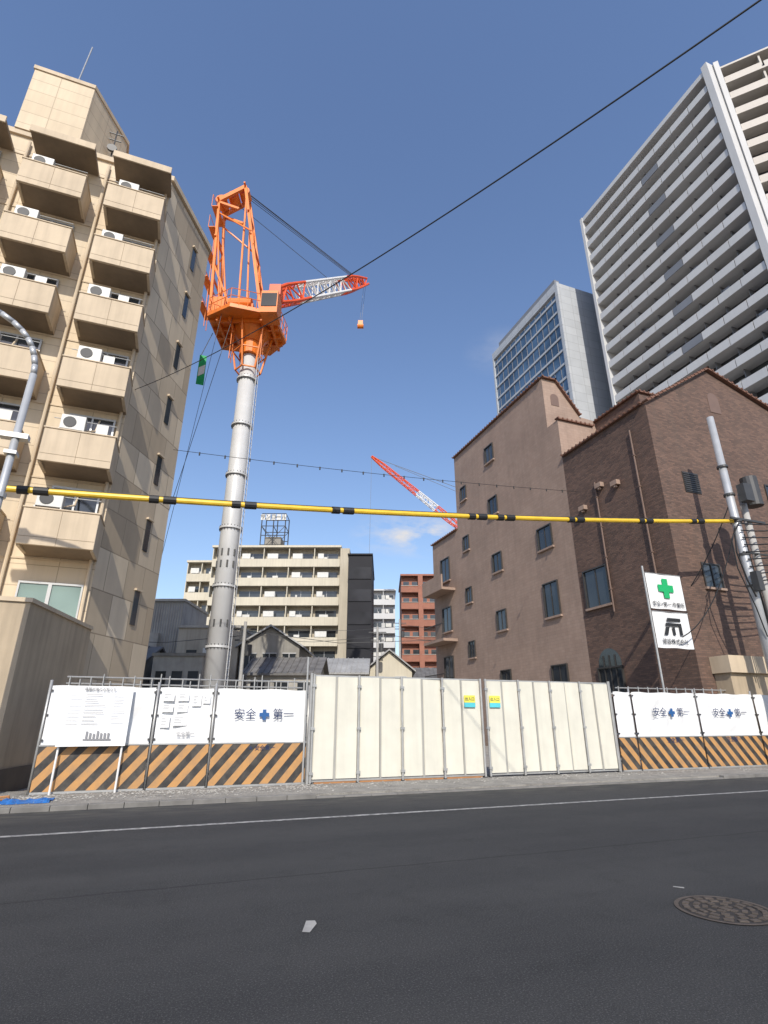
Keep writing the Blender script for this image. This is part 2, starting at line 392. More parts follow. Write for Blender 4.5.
def lattice(Mo,p0,p1,w0,w1,n,t0,t1,rc,rd):
    p0,p1=Vector(p0),Vector(p1); d=(p1-p0).normalized(); a=d.cross(Vector((0,0,1))).normalized(); b=a.cross(d).normalized()
    def cor(t):
        w=(w0+(w1-w0)*t)/2
        if t>.82: w*=1-(t-.82)/.18*.55
        if t<.12: w*=.45+.55*t/.12
        p=p0.lerp(p1,t); return [tuple(p+a*x*w+b*y*w) for x,y in ((-1,-1),(1,-1),(1,1),(-1,1))]
    for i in range(n):
        ta=t0+(t1-t0)*i/n; tb=t0+(t1-t0)*(i+1)/n; A,B=cor(ta),cor(tb)
        for j in range(4):
            Mo.cyl(A[j],B[j],rc,n=6); k=(j+1)%4
            Mo.cyl(A[j],A[k],rd,n=5)
            Mo.cyl(A[j],B[k],rd,n=5) if i%2 else Mo.cyl(A[k],B[j],rd,n=5)
J0,J1=(-7.4,26.3,25.8),(-1.6,36,36.6)
jr,jw=M(C),M(C)
lattice(jr,J0,J1,1.1,1.0,4,0,.3,.1,.06); lattice(jw,J0,J1,1.1,1.0,7,.3,.72,.095,.05); lattice(jr,J0,J1,1.1,1.0,4,.72,1,.1,.06)
jr.box(-7.1,-6.4,26.1,26.9,26.0,26.8)
jr.obj('jib_red','crane_red',e); jw.obj('jib_white','white_paint',e)
o.obj('slewing_deck_and_a_frame','crane_orange',e)
h=M(C)
rp=deck+[deck[0]]
for (x0,y0),(x1,y1) in zip(rp,rp[1:]):
    for z in (23.8,24.3): h.cyl((x0,y0,z),(x1,y1,z),.022,n=5)
    for i in range(5):
        t=i/5; h.cyl((x0+(x1-x0)*t,y0+(y1-y0)*t,23.2),(x0+(x1-x0)*t,y0+(y1-y0)*t,24.3),.022,n=5)
for z in (24.6,26.6,28.6,30.6,32.4):
    h.beam((-10.9,25.2,z),(-10.9,26.8,z),.4,.05)
    for y in (25.2,26,26.8): h.cyl((-11.1,y,z),(-11.1,y,z+1),.02,n=4)
    h.cyl((-11.1,25.2,z+1),(-11.1,26.8,z+1),.02,n=4)
for dy in (-.2,.2): h.cyl((-10.7,26+dy,23.3),(-10.95,26+dy,33.3),.025,n=4)
for x in (-8.7,-6.95):
    for dy in (-.2,.2): h.cyl((x,25.2+dy,23),(x,25.2+dy,20.4),.025,n=4)
    for i in range(8): h.cyl((x,25,20.6+i*.3),(x,25.4,20.6+i*.3),.018,n=4)
h.obj('railings','crane_orange',e)
c=M(C)
for i,dx in enumerate((-.4,-.15,.15,.4)):
    c.cyl((-9.2+dx*.4,26+dx,34.5-abs(dx)*.3),(-1.9+dx*.3,35.7,36.5-i*.18),.02,n=4)
c.cyl((-9.9,26.2,33.8),(-3.6,33,33.2),.018,n=4)
c.cyl((-1.55,36,36.6),(-1.85,36,32.6),.012,n=4); c.cyl((-1.7,36,36.6),(-2.0,36,32.6),.012,n=4)
c.cyl((-8.6,24.6,23),(-10.9,24.6,9),.015,n=4); c.cyl((-9.2,24.4,23),(-10.9,24.2,3),.012,n=4)
c.obj('ropes','steel_dark',e)
m=M(C); m.box(-2.15,-1.75,35.85,36.15,31.8,32.4); m.cyl((-2.2,36,31.9),(-1.7,36,31.9),.19,n=10); m.obj('hook_block','crane_orange',e)
m=M(C); m.ext([(-6.86,23.77,23.0),(-6.0,23.77,23.0),(-6.0,23.77,23.9),(-6.86,23.77,23.9)],(0,.02,0)); m.obj('cab_glass','glass_black',e)
e=E('safety_flag')
M(C).cyl((-10.7,26.05,21.4),(-10.2,26.05,23.0),.02).obj('rope','steel_dark',e)
M(C).ext([(-10.75,26,19.4),(-10.3,26,19.3),(-10.34,26,21.3),(-10.75,26,21.4)],(0,.02,0)).obj('flag','print_green',e)
M(C).ext([(-10.7,25.98,19.9),(-10.35,25.98,20.1),(-10.35,25.98,20.7),(-10.7,25.98,20.5)],(0,.01,0)).obj('flag_mark','white_paint',e)

e=E('luffing_crane')
r_,w_=M(C),M(C)
A,B=(-2.3,90,47.4),(14.5,90,32.4)
lattice(r_,A,B,.6,1.1,8,0,.5,.09,.05); lattice(w_,A,B,.6,1.1,4,.5,.7,.09,.05); lattice(r_,A,B,.6,1.1,4,.7,1,.09,.05)
r_.obj('jib_red','crane_red',e); w_.obj('jib_white','white_paint',e)
m=M(C); m.cyl((-2.3,90,47.2),(-2.6,90,25),.03,n=4); m.cyl(A,(16,90,40),.05,n=4); m.cyl((2,90,45.5),(16,90,39),.04,n=4); m.obj('ropes','steel_dark',e)
m=M(C); m.cyl((15,90,0),(15,90,33),.7,n=12); m.beam((14.5,90,33),(17,90,41),.4,.4); m.box(13.5,18,88.5,91.5,31.5,34); m.obj('mast','crane_orange',e)

# ---------------------------------------------------------------- brown building
e=E('brown_brick_building')
S=18.0; b0=15.25; b1=21.0; m1=33.1
brick,mv=M(),M()
brick.ext([(S,b0,0),(30,b0,0),(30,b0,14.6),(22.4,b0,17.4),(S,b0,14.64)],(0,b1-b0,0))
brick.box(21.5,30,18.5,b1+1,10,18.0)
mv.ext([(S,b1+.9,0),(28,b1+.9,0),(28,b1+.9,17.6),(20.4,b1+.9,18.2),(S+.9,b1+.9,20.3),(S,b1+.9,20.3)],(0,m1-b1-.9,0))
mv.box(S,20.4,b1,b1+.9,0,17.0)
mv.box(S,26,m1,37.4,0,14.5)
brick.obj('brick_walls','brick_red',e); mv.obj('tiled_walls','mauve_tile',e)
cp=M()
def tilecop(p0,p1,w=.24,h=.08):
    cp.beam(p0,p1,w,h)
    p0,p1=Vector(p0),Vector(p1); n=int((p1-p0).length/.3)
    for i in range(n+1):
        p=p0.lerp(p1,i/max(n,1)); dd=(p1-p0).cross(Vector((0,0,1))).normalized()*.15
        cp.cyl(tuple(p-dd+Vector((0,0,.04))),tuple(p+dd+Vector((0,0,.04))),.055,n=6)
tilecop((S-.02,b0-.05,14.7),(22.4,b0-.05,17.5)); tilecop((22.4,b0-.05,17.5),(30,b0-.05,14.7))
tilecop((S-.02,b0+.2,14.7),(S-.02,b1-.1,14.7))
tilecop((S-.02,b1+1,20.36),(S-.02,m1,20.36)); tilecop((S+.9,b1+.85,20.36),(20.4,b1+.85,18.26)); tilecop((S,b1+.85,20.36),(S+.9,b1+.85,20.36))
tilecop((S-.02,b1,17.06),(20.4,b1,17.06)); tilecop((21.48,18.5,18.06),(21.48,b1+1,18.06)); tilecop((S-.02,m1+.1,14.56),(S-.02,37.4,14.56))
tilecop((21.5,18.5,18.06),(30,18.5,18.06))
cp.obj('tile_coping','terracotta',e)
g,f,sill=M(),M(),M()
def sidewin(n,z,w,h,ms=1):
    g.box(S-.012,S+.02,n-w/2,n+w/2,z-h/2,z+h/2)
    for a,b,c_,d_ in ((n-w/2-.06,n-w/2,z-h/2,z+h/2),(n+w/2,n+w/2+.06,z-h/2,z+h/2),(n-w/2-.06,n+w/2+.06,z+h/2,z+h/2+.06)): f.box(S-.09,S+.01,a,b,c_,d_)
    for i in range(ms): 
        c0=n-w/2+w*(i+1)/(ms+1); f.box(S-.04,S-.013,c0-.025,c0+.025,z-h/2,z+h/2)
    sill.box(S-.12,S+.01,n-w/2-.12,n+w/2+.12,z-h/2-.1,z-h/2)
for z in (18.3,14.5,10.7,7.1,3.6): sidewin(28.1,z,.95,1.15)
for z in (16.9,13.1,9.4,5.8): sidewin(31.9,z,.7,1.0)
for z,h in ((10.8,1.2),(7.4,1.75),(3.4,1.3)): sidewin(23.2,z,1.15,h)
sidewin(19.8,7.3,1.5,1.75,1); sidewin(19.7,3.1,1.4,1.1,3)
for z in (12.0,8.3,4.8): sidewin(35.3,z,1.3,1.7,1)
def frontwin(x,z,w,h,gl_=True):
    g.box(x-w/2,x+w/2,b0-.012,b0+.02,z-h/2,z+h/2)
    for a,b,c_,d_ in ((x-w/2-.06,x-w/2,z-h/2,z+h/2),(x+w/2,x+w/2+.06,z-h/2,z+h/2),(x-w/2-.06,x+w/2+.06,z+h/2,z+h/2+.06),(x-.025,x+.025,z-h/2,z+h/2)): f.box(a,b,b0-.05,b0-.013,c_,d_)
    sill.box(x-w/2-.1,x+w/2+.1,b0-.1,b0+.01,z-h/2-.09,z-h/2)
frontwin(19.75,6.9,.9,.95); frontwin(25,7,1.2,1.2); frontwin(25,11,1.2,1.2)
lv=M()
lv.box(19.3,20.2,b0-.03,b0-.002,10.55,11.5)
for i in range(9): lv.box(19.33,20.17,b0-.055,b0-.031,10.6+i*.1,10.65+i*.1)
lv.obj('louvre','alu_dark',e)
def arch(M_,x,z,w,h,y,axis='x'):
    pts=[(x-w/2,z-h/2),(x+w/2,z-h/2)]+[(x+w/2*math.cos(a),z+h/2-w/2+w/2*math.sin(a)) for a in [math.pi*i/10 for i in range(11)]]
    if axis=='x': M_.ext([(p,y,q) for p,q in pts],(0,.03,0))
    else: M_.ext([(y,p,q) for p,q in pts],(.03,0,0))
arch(g,19.7,4.1,1.4,.8,S-.014,'y')
for dn in (-.35,0,.35): f.box(S-.045,S-.016,19.7+dn-.03,19.7+dn+.03,2.6,4.2)
f.box(S-.047,S-.016,19.0,20.4,3.62,3.72)
nb_=M(); arch(nb_,22.4,15.6,.7,1.1,b0-.02); arch(nb_,S+.75,19.0,.55,.8,b1+.88); nb_.obj('arched_niches','pipe_brown',e)
g.obj('windows','glass_dark',e); f.obj('window_frames','alu_dark',e); sill.obj('window_sills','mauve_tile',e)
v=M(); 
for n_,z in ((17.6,11.6),(18.6,11.9),(19.9,11.2)):
    v.box(S-.22,S,n_-.2,n_+.2,z,z+.22); v.cyl((S-.11,n_,z-.1),(S-.11,n_,z+.02),.09,n=10)
v.obj('vent_hoods','mauve_tile',e)
p_=M()
for n_,z0,z1 in ((18.9,6,12.3),(16.3,7,13.8)):
    p_.cyl((S-.07,n_,z0),(S-.07,n_,z1),.04)
    for k in range(int((z1-z0)/1.5)): p_.box(S-.12,S,n_-.05,n_+.05,z0+1+k*1.5,z0+1.04+k*1.5)
p_.obj('downpipes','pipe_brown',e)
rb=M(); rr=M()
for z in (3.2,6.6,10.2):
    rb.box(S-1.1,S-.002,33.9,37.2,z,z+.18); 
    if z>8: rb.box(S-1.1,S-1.0,33.9,37.2,z+.18,z+1.1)
    else:
        for i in range(18): rr.cyl((S-1.05,33.95+i*.19,z+.18),(S-1.05,33.95+i*.19,z+1.2),.015,n=4)
        rr.box(S-1.09,S-1.01,33.9,37.2,z+1.2,z+1.25)
rb.obj('balconies','mauve_tile',e); rr.obj('balcony_rails','alu_dark',e)
M().box(18.6,21.6,14.45,15.24,3.1,3.7).obj('entrance_canopy','beige_balcony',e)
M().box(18.7,21.5,14.6,15.24,0,3.1).obj('entrance_porch','beige_wall',e)

# ---------------------------------------------------------------- office tower with glass face
e=E('glass_office_tower')
M().box(53,66,57,78,0,71.3).obj('core','panel_grey',e)
M().box(52.75,53,57.7,77.6,0,69.4).obj('glass_curtain_wall','glass_blue',e)
m=M()
z=3.2
while z<69:
    m.box(52.6,52.745,57.7,77.6,z,z+.4); z+=2.6
m.box(52.5,53,57,57.7,0,71.5); m.box(52.5,53,77.6,78,0,71.5); m.box(52.5,52.998,57.7,77.6,69.9,71.5)
m.obj('spandrels','panel_grey',e)
m=M()
for i in range(12): m.box(52.66,52.74,59+i*1.6,59.06+i*1.6,0,69.4)
m.obj('mullions','tower_grey',e)
M().box(53.002,54,58,76,71.3,73).obj('roof_plant','tower_grey',e)

# ---------------------------------------------------------------- residential high-rise
e=E('residential_high_rise')
core=M(); wp=M(); gp=M()
H=80.5; FN=27; fh=H/FN
p_c=(55,27.2)
far=C((64.6,33.6,0))
core.prism([(57.0,28.2),(57.0,51.5),(80,51.5),(85,28),(far[0]+2,far[1]+2.2)],0,H)
core.obj('core','tower_core',e)
for k in range(FN):
    z=k*fh
    wp.box(55.06,57,27.9,51.4,z-.12,z+.1)
    nb=8; L=(51.4-27.9)/nb
    for i in range(nb):
        a=27.9+i*L
        pp=gp if i in (3,) and k%2 else wp
        pp.box(54.95,55.055,a+.05,a+L-.05,z-.12,z+1.0)
        gp.box(56.0,57,a-.04,a+.04,z+.12,z+fh-.12)
        if (i*7+k*3)%5<2: wp.box(56.8,56.99,a+L*.2,a+L*.45,z+.2,z+2.3)
        if (i*5+k)%7==0: gp.box(55.8,56.1,a+L*.6,a+L*.9,z+1.2,z+2.0)
wp.box(54.8,57,27.0,27.8,0,H+1.2); wp.box(54.8,57,51.4,51.9,0,H+.6); wp.box(54.9,57,27.8,51.4,H-.3,H+.5)
d=Vector((far[0]-p_c[0],far[1]-p_c[1],0)).normalized(); nrm=Vector((-d.y,d.x,0)); 
if nrm.y>0: nrm=-nrm
be=M(); P=Vector((55.9,26.9,0))
for k in range(FN+1):
    z=k*fh
    a=P+d*.5+Vector((0,0,z-.15)); b=P+d*26+Vector((0,0,z-.15))
    be.ext([tuple(a),tuple(b),tuple(b-nrm*1.5),tuple(a-nrm*1.5)],(0,0,.3))
    if k<FN:
        for i in range(6):
            a=P+d*(.5+i*4.25+.15)+Vector((0,0,z+.15)); b=a+d*3.95
            be.ext([tuple(a),tuple(b),tuple(b-nrm*.1),tuple(a-nrm*.1)],(0,0,.85))
for i in range(1,7):
    a=P+d*(.5+i*4.25-.1)-nrm*.3; be.ext([tuple(a),tuple(a+d*.2),tuple(a+d*.2-nrm*1.2),tuple(a-nrm*1.2)],(0,0,H))
wc=M()
wc.ext([tuple(P+d*.0+nrm*.2),tuple(P+d*.55+nrm*.2),tuple(P+d*.55-nrm*1),tuple(P-nrm*1)],(0,0,H+1.2)); wc.obj('corner_fin','tower_white',e)
cr=M(); a=P+d*.5-nrm*1.5; b=P+d*26-nrm*1.5
cr.ext([tuple(a),tuple(b),tuple(b-nrm*6),tuple(a-nrm*2)],(0,0,H)); cr.obj('wing_core','tower_core',e)
wp.obj('balcony_parapets','tower_white',e); gp.obj('balcony_partitions','tower_grey',e); be.obj('wing_balconies','tower_beige',e)

# ---------------------------------------------------------------- background apartment
e=E('balcony_apartment_block')
def slabblock(e,x0,x1,y0,y1,top,fl,fh,wall,par_,proj=1.2,bay=3.2):
    M(C).box(x0,x1,y0,y1,0,top).obj('wall',wall,e)
    P_=M(C);G=M(C);F=M(C);W=M(C)
    for k in range(fl):
        z=top-fh*(k+1)
        P_.box(x0,x1,y0-proj,y0-.002,z-.1,z+.1); P_.box(x0,x1,y0-proj,y0-proj+.1,z+.1,z+1.05)
        n=int((x1-x0)/bay)
        for i in range(n):
            a=x0+(x1-x0)*i/n; w=(x1-x0)/n
            G.box(a+.35,a+w-.35,y0-.04,y0-.003,z+.1,z+2.1)
            F.box(a+w/2-.03,a+w/2+.03,y0-.07,y0-.041,z+.1,z+2.1)
            P_.box(a-.06,a+.06,y0-proj+.1,y0-.003,z+.1,z+fh-.1)
            if random.random()<.7: W.box(a+.5+random.random(),a+1.2+random.random(),y0-.5,y0-.2,z+1.0,z+1.5)
            if random.random()<.5: W.box(a+.5,a+.5+random.uniform(.5,1.6),y0-.95,y0-.9,z+1.15,z+1.9)
    P_.box(x0-.2,x1+.2,y0-proj-.1,y1,top,top+.3)
    P_.obj('balconies',par_,e); G.obj('windows','glass_dark',e); F.obj('frames','alu',e); W.obj('laundry_and_units','ac_white',e)
slabblock(e,-24.4,-6.3,75,86,24.6,8,2.75,'apt_wall','apt_slab')
slabblock(e,-28.6,-24.5,77,84,23.0,7,2.75,'apt_wall','apt_slab',1.0,2)
M(C).box(-6.2,-4.9,73.6,86,0,24.4).obj('stair_tower','apt_wall',e)
m=M(C)
for y in (77,80):
    x0,x1=-18.6,-15.0
    for x in (x0,(x0+x1)/2,x1): m.cyl((x,y,24.9),(x,y,31.0),.09,n=6)
    for z in (26,27.5,29,31): m.cyl((x0,y,z),(x1,y,z),.06,n=6)
    m.cyl((x0,y,25),(x1,y,29),.05,n=4); m.cyl((x1,y,25),(x0,y,29),.05,n=4)
for x in (-18.6,-16.8,-15.0):
    for z in (26,29,31): m.cyl((x,77,z),(x,80,z),.06,n=4)
m.obj('billboard_frame','steel_dark',e)
M(C).box(-18.0,-15.6,77.4,79.6,24.9,27.4).obj('water_tank','concrete_dark',e)
m=M(C)
for i in range(5): m.box(-18.75+i*.8,-18.1+i*.8,76.75,76.85,29.9,30.8)
m.obj('letter_panels','ac_white',e)
for i,ch in enumerate('サンロール'):
    pt=C((-18.42+i*.8,76.6,30.35)); text('billboard_letter',ch,pt[0],pt[1],pt[2],.85,'print_black',e,rotz=-math.radians(20.3))

e=E('dark_office_block')
M(C).box(-4.8,-1.6,70,84,0,22.3).obj('wall','apt_dark',e)
m=M(C)
for k in range(7): m.box(-4.7,-1.7,69.9,69.99,1+k*3,2.6+k*3)
m.obj('windows','glass_black',e); M(C).box(-4.9,-1.5,69.8,84.1,22.3,22.5).obj('roof','apt_dark',e)
e=E('white_apartment_tower')
slabblock(e,-2.6,2.3,112,122,26.8,9,2.9,'tower_white','tower_white',.9,1.7)
e=E('red_brick_apartment_tower')
M(C).box(3.0,9.2,91,103,0,24.6).obj('wall','red_tower',e)
m=M(C);g=M(C)
for k in range(8):
    z=24.6-2.85*(k+1)
    m.box(2.9,9.25,90.1,90.2,z,z+1.1); m.box(2.9,9.25,90.2,90.99,z-.08,z+.08)
    for i in range(4): g.box(3.3+i*1.5,4.3+i*1.5,90.95,90.99,z+.1,z+2)
m.box(2.8,9.4,90,103.2,24.6,24.9); m.box(5.8,6.6,90.0,90.99,0,24.6); m.obj('balconies','red_tower',e); g.obj('windows','glass_dark',e)
m=M(C)
for k in range(8):
    z=24.6-2.85*(k+1); m.box(2.95,9.2,90.0,90.1,z+1.1,z+1.16)
m.obj('trim','tower_beige',e)

def house(name,x0,x1,y0,y1,ze,zr,wall,roof,axis='x',wins=2):
    e=E(name); w=M(C); rf=M(C); g=M(C); fr=M(C)
    w.box(x0,x1,y0,y1,0,ze)
    o=.35
    if axis=='x':
        ym=(y0+y1)/2
        w.ext([(x0,y0,ze),(x0,y1,ze),(x0,ym,zr-.05)],(x1-x0,0,0))
        rf.ext([(x0-o,y0-o,ze-.15),(x0-o,ym,zr),(x0-o,ym,zr+.14),(x0-o,y0-o,ze-.01)],(x1-x0+2*o,0,0))
        rf.ext([(x0-o,y1+o,ze-.15),(x0-o,ym+.001,zr),(x0-o,ym+.001,zr+.14),(x0-o,y1+o,ze-.01)],(x1-x0+2*o,0,0))
        for i in range(int((x1-x0)/.45)+1): rf.beam((x0-.2+i*.45,y0-o,ze+.02),(x0-.2+i*.45,ym,zr+.17),.07,.06)
    else:
        xm=(x0+x1)/2
        w.ext([(x0,y0,ze),(x1,y0,ze),(xm,y0,zr-.05)],(0,y1-y0,0))
        rf.ext([(x0-o,y0-o,ze-.15),(xm,y0-o,zr),(xm,y0-o,zr+.14),(x0-o,y0-o,ze-.01)],(0,y1-y0+2*o,0))
        rf.ext([(x1+o,y0-o,ze-.15),(xm+.001,y0-o,zr),(xm+.001,y0-o,zr+.14),(x1+o,y0-o,ze-.01)],(0,y1-y0+2*o,0))
    for i in range(wins):
        a=x0+(x1-x0)*(i+.5)/wins
        for z in (ze-1.7,ze-4.4):
            if z>0: g.box(a-.5,a+.5,y0-.04,y0-.003,z,z+1.1); fr.box(a-.55,a+.55,y0-.07,y0-.004,z+1.1,z+1.18); fr.box(a-.03,a+.03,y0-.07,y0-.041,z,z+1.1)
    w.obj('walls',wall,e); rf.obj('roof',roof,e); g.obj('windows','glass_dark',e); fr.obj('window_frames','alu',e)
e=E('corrugated_shed')
M(C).box(-20.5,-16.4,44,50,0,10.6).obj('wall','tin',e)
m=M(C)
for i in range(20): m.box(-20.4+i*.2,-20.32+i*.2,43.95,43.999,.5,10.5)
m.box(-20.6,-16.3,43.8,50,10.6,10.8); m.box(-19.5,-18,43.5,44,6.5,8); m.obj('ribs','concrete',e)
e=E('grey_rendered_house'); M(C).box(-16.2,-11.4,43,50,0,8.3).obj('wall','house_wall',e); M(C).box(-16.3,-11.3,42.9,50.1,8.3,8.5).obj('parapet','concrete',e)
m=M(C); m.box(-15.4,-14.6,42.96,42.999,5.6,6.6); m.box(-12.9,-12.2,42.96,42.999,5.6,6.6); m.obj('windows','glass_dark',e)
m=M(C); m.box(-14,-12.8,42.6,42.999,6.0,6.7); m.cyl((-12.0,42.9,0),(-12.0,42.9,8.2),.05); m.obj('unit_and_pipe','ac_white',e)
house('tin_roof_house',-11.2,-6.6,43,51,6.9,8.4,'concrete_dark','tin','y',3)
house('old_house',-9.8,-4.8,40,46,4.6,5.9,'concrete','roof_dark','x',3)
house('old_house',-6.2,-1.6,47,54,5.2,6.6,'concrete','tin','x',2)
house('white_house',-1.6,2.6,52,60,5.8,7.6,'apt_slab','tin','y',2)
house('old_house',-22,-16.6,38,43,5.2,6.4,'concrete','roof_dark','x',2)
house('old_house',3.2,9,56,64,5.0,6.6,'house_wall','roof_dark','x',2)
e=E('flat_roof_house'); M(C).box(-15.8,-12.4,38,41.8,0,5.6).obj('wall','concrete',e); M(C).box(-15.9,-12.3,37.9,41.9,5.6,5.8).obj('roof','concrete_dark',e)
m=M(C)
for i in range(3): m.box(-15.5+i*1.1,-14.8+i*1.1,37.96,37.998,3.6,4.6)
m.obj('windows','glass_dark',e)
for i in range(3):
    e=E('utility_pole'); X=(-9.2,-.6,1.9)[i]; Y=(36,50,66)[i]; hh=(7.6,9.5,13)[i]
    M(C).cyl((X,Y,0),(X,Y,hh),.14,.1).obj('post','pole_concrete',e)
    m=M(C); m.beam((X-.8,Y,hh-.5),(X+.8,Y,hh-.5),.08,.08); m.beam((X-.6,Y,hh-1.2),(X+.6,Y,hh-1.2),.08,.08)
    m.cyl((X+.35,Y,hh-2.2),(X+.35,Y,hh-1.5),.22,n=10)
    m.path([(X,Y,hh-.6),(X+6,Y+3,hh-1.0),(X+14,Y+5,hh-.5)],.025,4); m.path([(X,Y,hh-.9),(X-6,Y+2,hh-1.1),(X-14,Y+4,hh-.6)],.025,4)
    m.obj('crossarms','steel_dark',e)

# ---------------------------------------------------------------- fences
FY=14.05
def sheet(x0,x1,z0,z1,y,name,mat,parent,amp=.018,seed=0):
    rnd=random.Random(seed); nx,nz=max(4,int((x1-x0)*26)),int((z1-z0)*24)
    ph=[(rnd.uniform(2,12),rnd.uniform(-9,9),rnd.uniform(0,6.28),rnd.uniform(.2,1)) for _ in range(12)]
    vs=[];fs=[]
    for j in range(nz+1):
        for i in range(nx+1):
            u=x0+(x1-x0)*i/nx; w=z0+(z1-z0)*j/nz
            d=sum(a*math.sin(kx*u+kz*w+p) for kx,kz,p,a in ph)/3
            edge=min(i,nx-i,8)/8*min(j,nz-j,5)/5
            sc_=.02*math.sin(i/nx*math.pi*int(max(2,(x1-x0)/.45)))
            zz=w+(sc_*.6 if j==nz else (-sc_*.5 if j==0 else 0))
            vs.append((u,y+d*amp*(.3+edge),zz))
    for j in range(nz):
        for i in range(nx):
            a=j*(nx+1)+i; fs.append((a,a+1,a+nx+2,a+nx+1))
    me=bpy.data.meshes.new(name); me.from_pydata(vs,[],fs); me.materials.append(MATS[mat])
    for p in me.polygons: p.use_smooth=True
    o=bpy.data.objects.new(name,me); sc.collection.objects.link(o); o.parent=parent; return o
def cross(M_,x,z,r,y):
    t=r*.36; M_.box(x-r,x+r,y-.006,y,z-t,z+t); M_.box(x-t,x+t,y-.0065,y-.0005,z-r,z+r)
def fence(name,x0,x1,bays,ztop,smat,texts,seed,zs):
    e=E(name); p=M()
    xs=bays
    for x in xs:
        p.cyl((x,FY+.06,.07),(x,FY+.06,ztop+.12),.03,n=8); p.cyl((x,FY+.06,1.4),(x,FY+1.1,.07),.024,n=6)
    for z in (.35,1.1,ztop-.05): p.cyl((x0,FY+.11,z),(x1,FY+.11,z),.024,n=8)
    p.obj('pipes','steel',e,smooth=True)
    st=M(); cl=M()
    for i,(a,b) in enumerate(zip(xs,xs[1:])):
        sheet(a+.05,b-.05,zs,ztop,FY,'white_sheet','sheet_white',e,amp=.022,seed=seed+i)
        st.box(a+.035,b-.035,FY-.01,FY+.015,.12,zs-.02)
        for x in (a+.06,b-.06):
            for z in (zs+.1,(zs+ztop)/2,ztop-.1): cl.box(x-.02,x+.02,FY-.035,FY-.012,z-.02,z+.02)
    st.obj('striped_boards',smat,e)
    ed=M()
    for a,b in zip(xs,xs[1:]):
        ed.box(a+.03,b-.03,FY-.02,FY+.02,.075,.118); ed.box(a+.03,b-.03,FY-.02,FY+.02,zs-.018,zs+.012)
    ed.obj('board_rims','steel',e); cl.obj('clips','steel_dark',e)
    for k,(x,z,s) in enumerate(texts):
        cm=M(); cross(cm,x,z,s*.45,FY-.07); cm.obj('cross_mark','print_blue',e)
        text('slogan_left','安全',x-s*1.75,FY-.075,z,s,'print_navy',e); text('slogan_right','第一',x+s*1.75,FY-.075,z,s,'print_navy',e)
    return e
e=fence('construction_fence',-2.55,3.2,[-2.55,-.35,.93,3.2],2.2,'stripe_up',[(2.1,1.62,.26)],3,1.0)
text('strip_slogan','★ 安全第一',2.1,FY-.02,.88,.12,'print_navy',e)
text('small_slogan','安全第一',.35,FY-.08,1.2,.1,'print_grey',e)
e=fence('construction_fence',12.72,20.5,[12.72,13.45,16.15,18.8,20.5],2.32,'stripe_down',[(14.95,1.72,.28),(17.5,1.72,.28)],40,1.02)
for x in (14.95,17.5): text('strip_slogan','安全第一',x,FY-.02,.9,.17,'print_navy',e)

# notice board on left fence
e=E('notice_board'); by_=FY-.22; ox=-.24
M().ext([(-1.95+ox,by_,.98),(-.62+ox,by_+.02,.98),(-.62+ox,by_+.06,2.2),(-1.95+ox,by_+.04,2.2)],(0,.025,0)).obj('board','board_white',e)
m=M()
for x in (-1.9+ox,-.68+ox): m.cyl((x,by_+.09,.07),(x,by_+.1,2.2),.022)
m.obj('legs','white_paint',e)
pm=M(); y=by_-.008
for i in range(9):
    pm.box(-1.85+ox,-1.62+ox,y,y+.004,2.02-i*.075,2.026-i*.075); pm.box(-1.55+ox,-1.55+ox+random.uniform(.2,.42),y,y+.004,2.02-i*.075,2.030-i*.075)
    pm.box(-1.0+ox,-1.0+ox+random.uniform(.12,.28),y,y+.004,2.02-i*.07,2.027-i*.07)
for k in range(7): pm.box(-1.42+ox+k*.07,-1.38+ox+k*.07,y,y+.004,1.13,1.13+random.uniform(.08,.16))
pm.box(-1.46+ox,-.92+ox,y,y+.004,1.10,1.125)
pm.obj('drawing','print_grey',e)
text('title','建築計画のお知らせ',-1.28+ox,y,2.13,.07,'print_black',e)
e2=E('permit_papers'); pm=M(); pg=M()
for a0,zb,ww,hh in ((-.22,2.08,.24,.17),(.1,2.08,.24,.17),(.42,2.08,.2,.28),(-.22,1.84,.24,.17),(.1,1.84,.24,.17),(.66,2.06,.16,.2),(-.22,1.6,.2,.26),(.05,1.58,.3,.2)):
    pm.box(a0,a0+ww,FY-.055,FY-.050,zb-hh,zb)
    for k in range(int(hh/.035)-1): pg.box(a0+.025,a0+.025+random.uniform(.3,.8)*(ww-.05),FY-.059,FY-.0555,zb-.035-k*.033,zb-.027-k*.033)
pm.obj('papers','board_white',e2); pg.obj('lines','print_grey',e2)

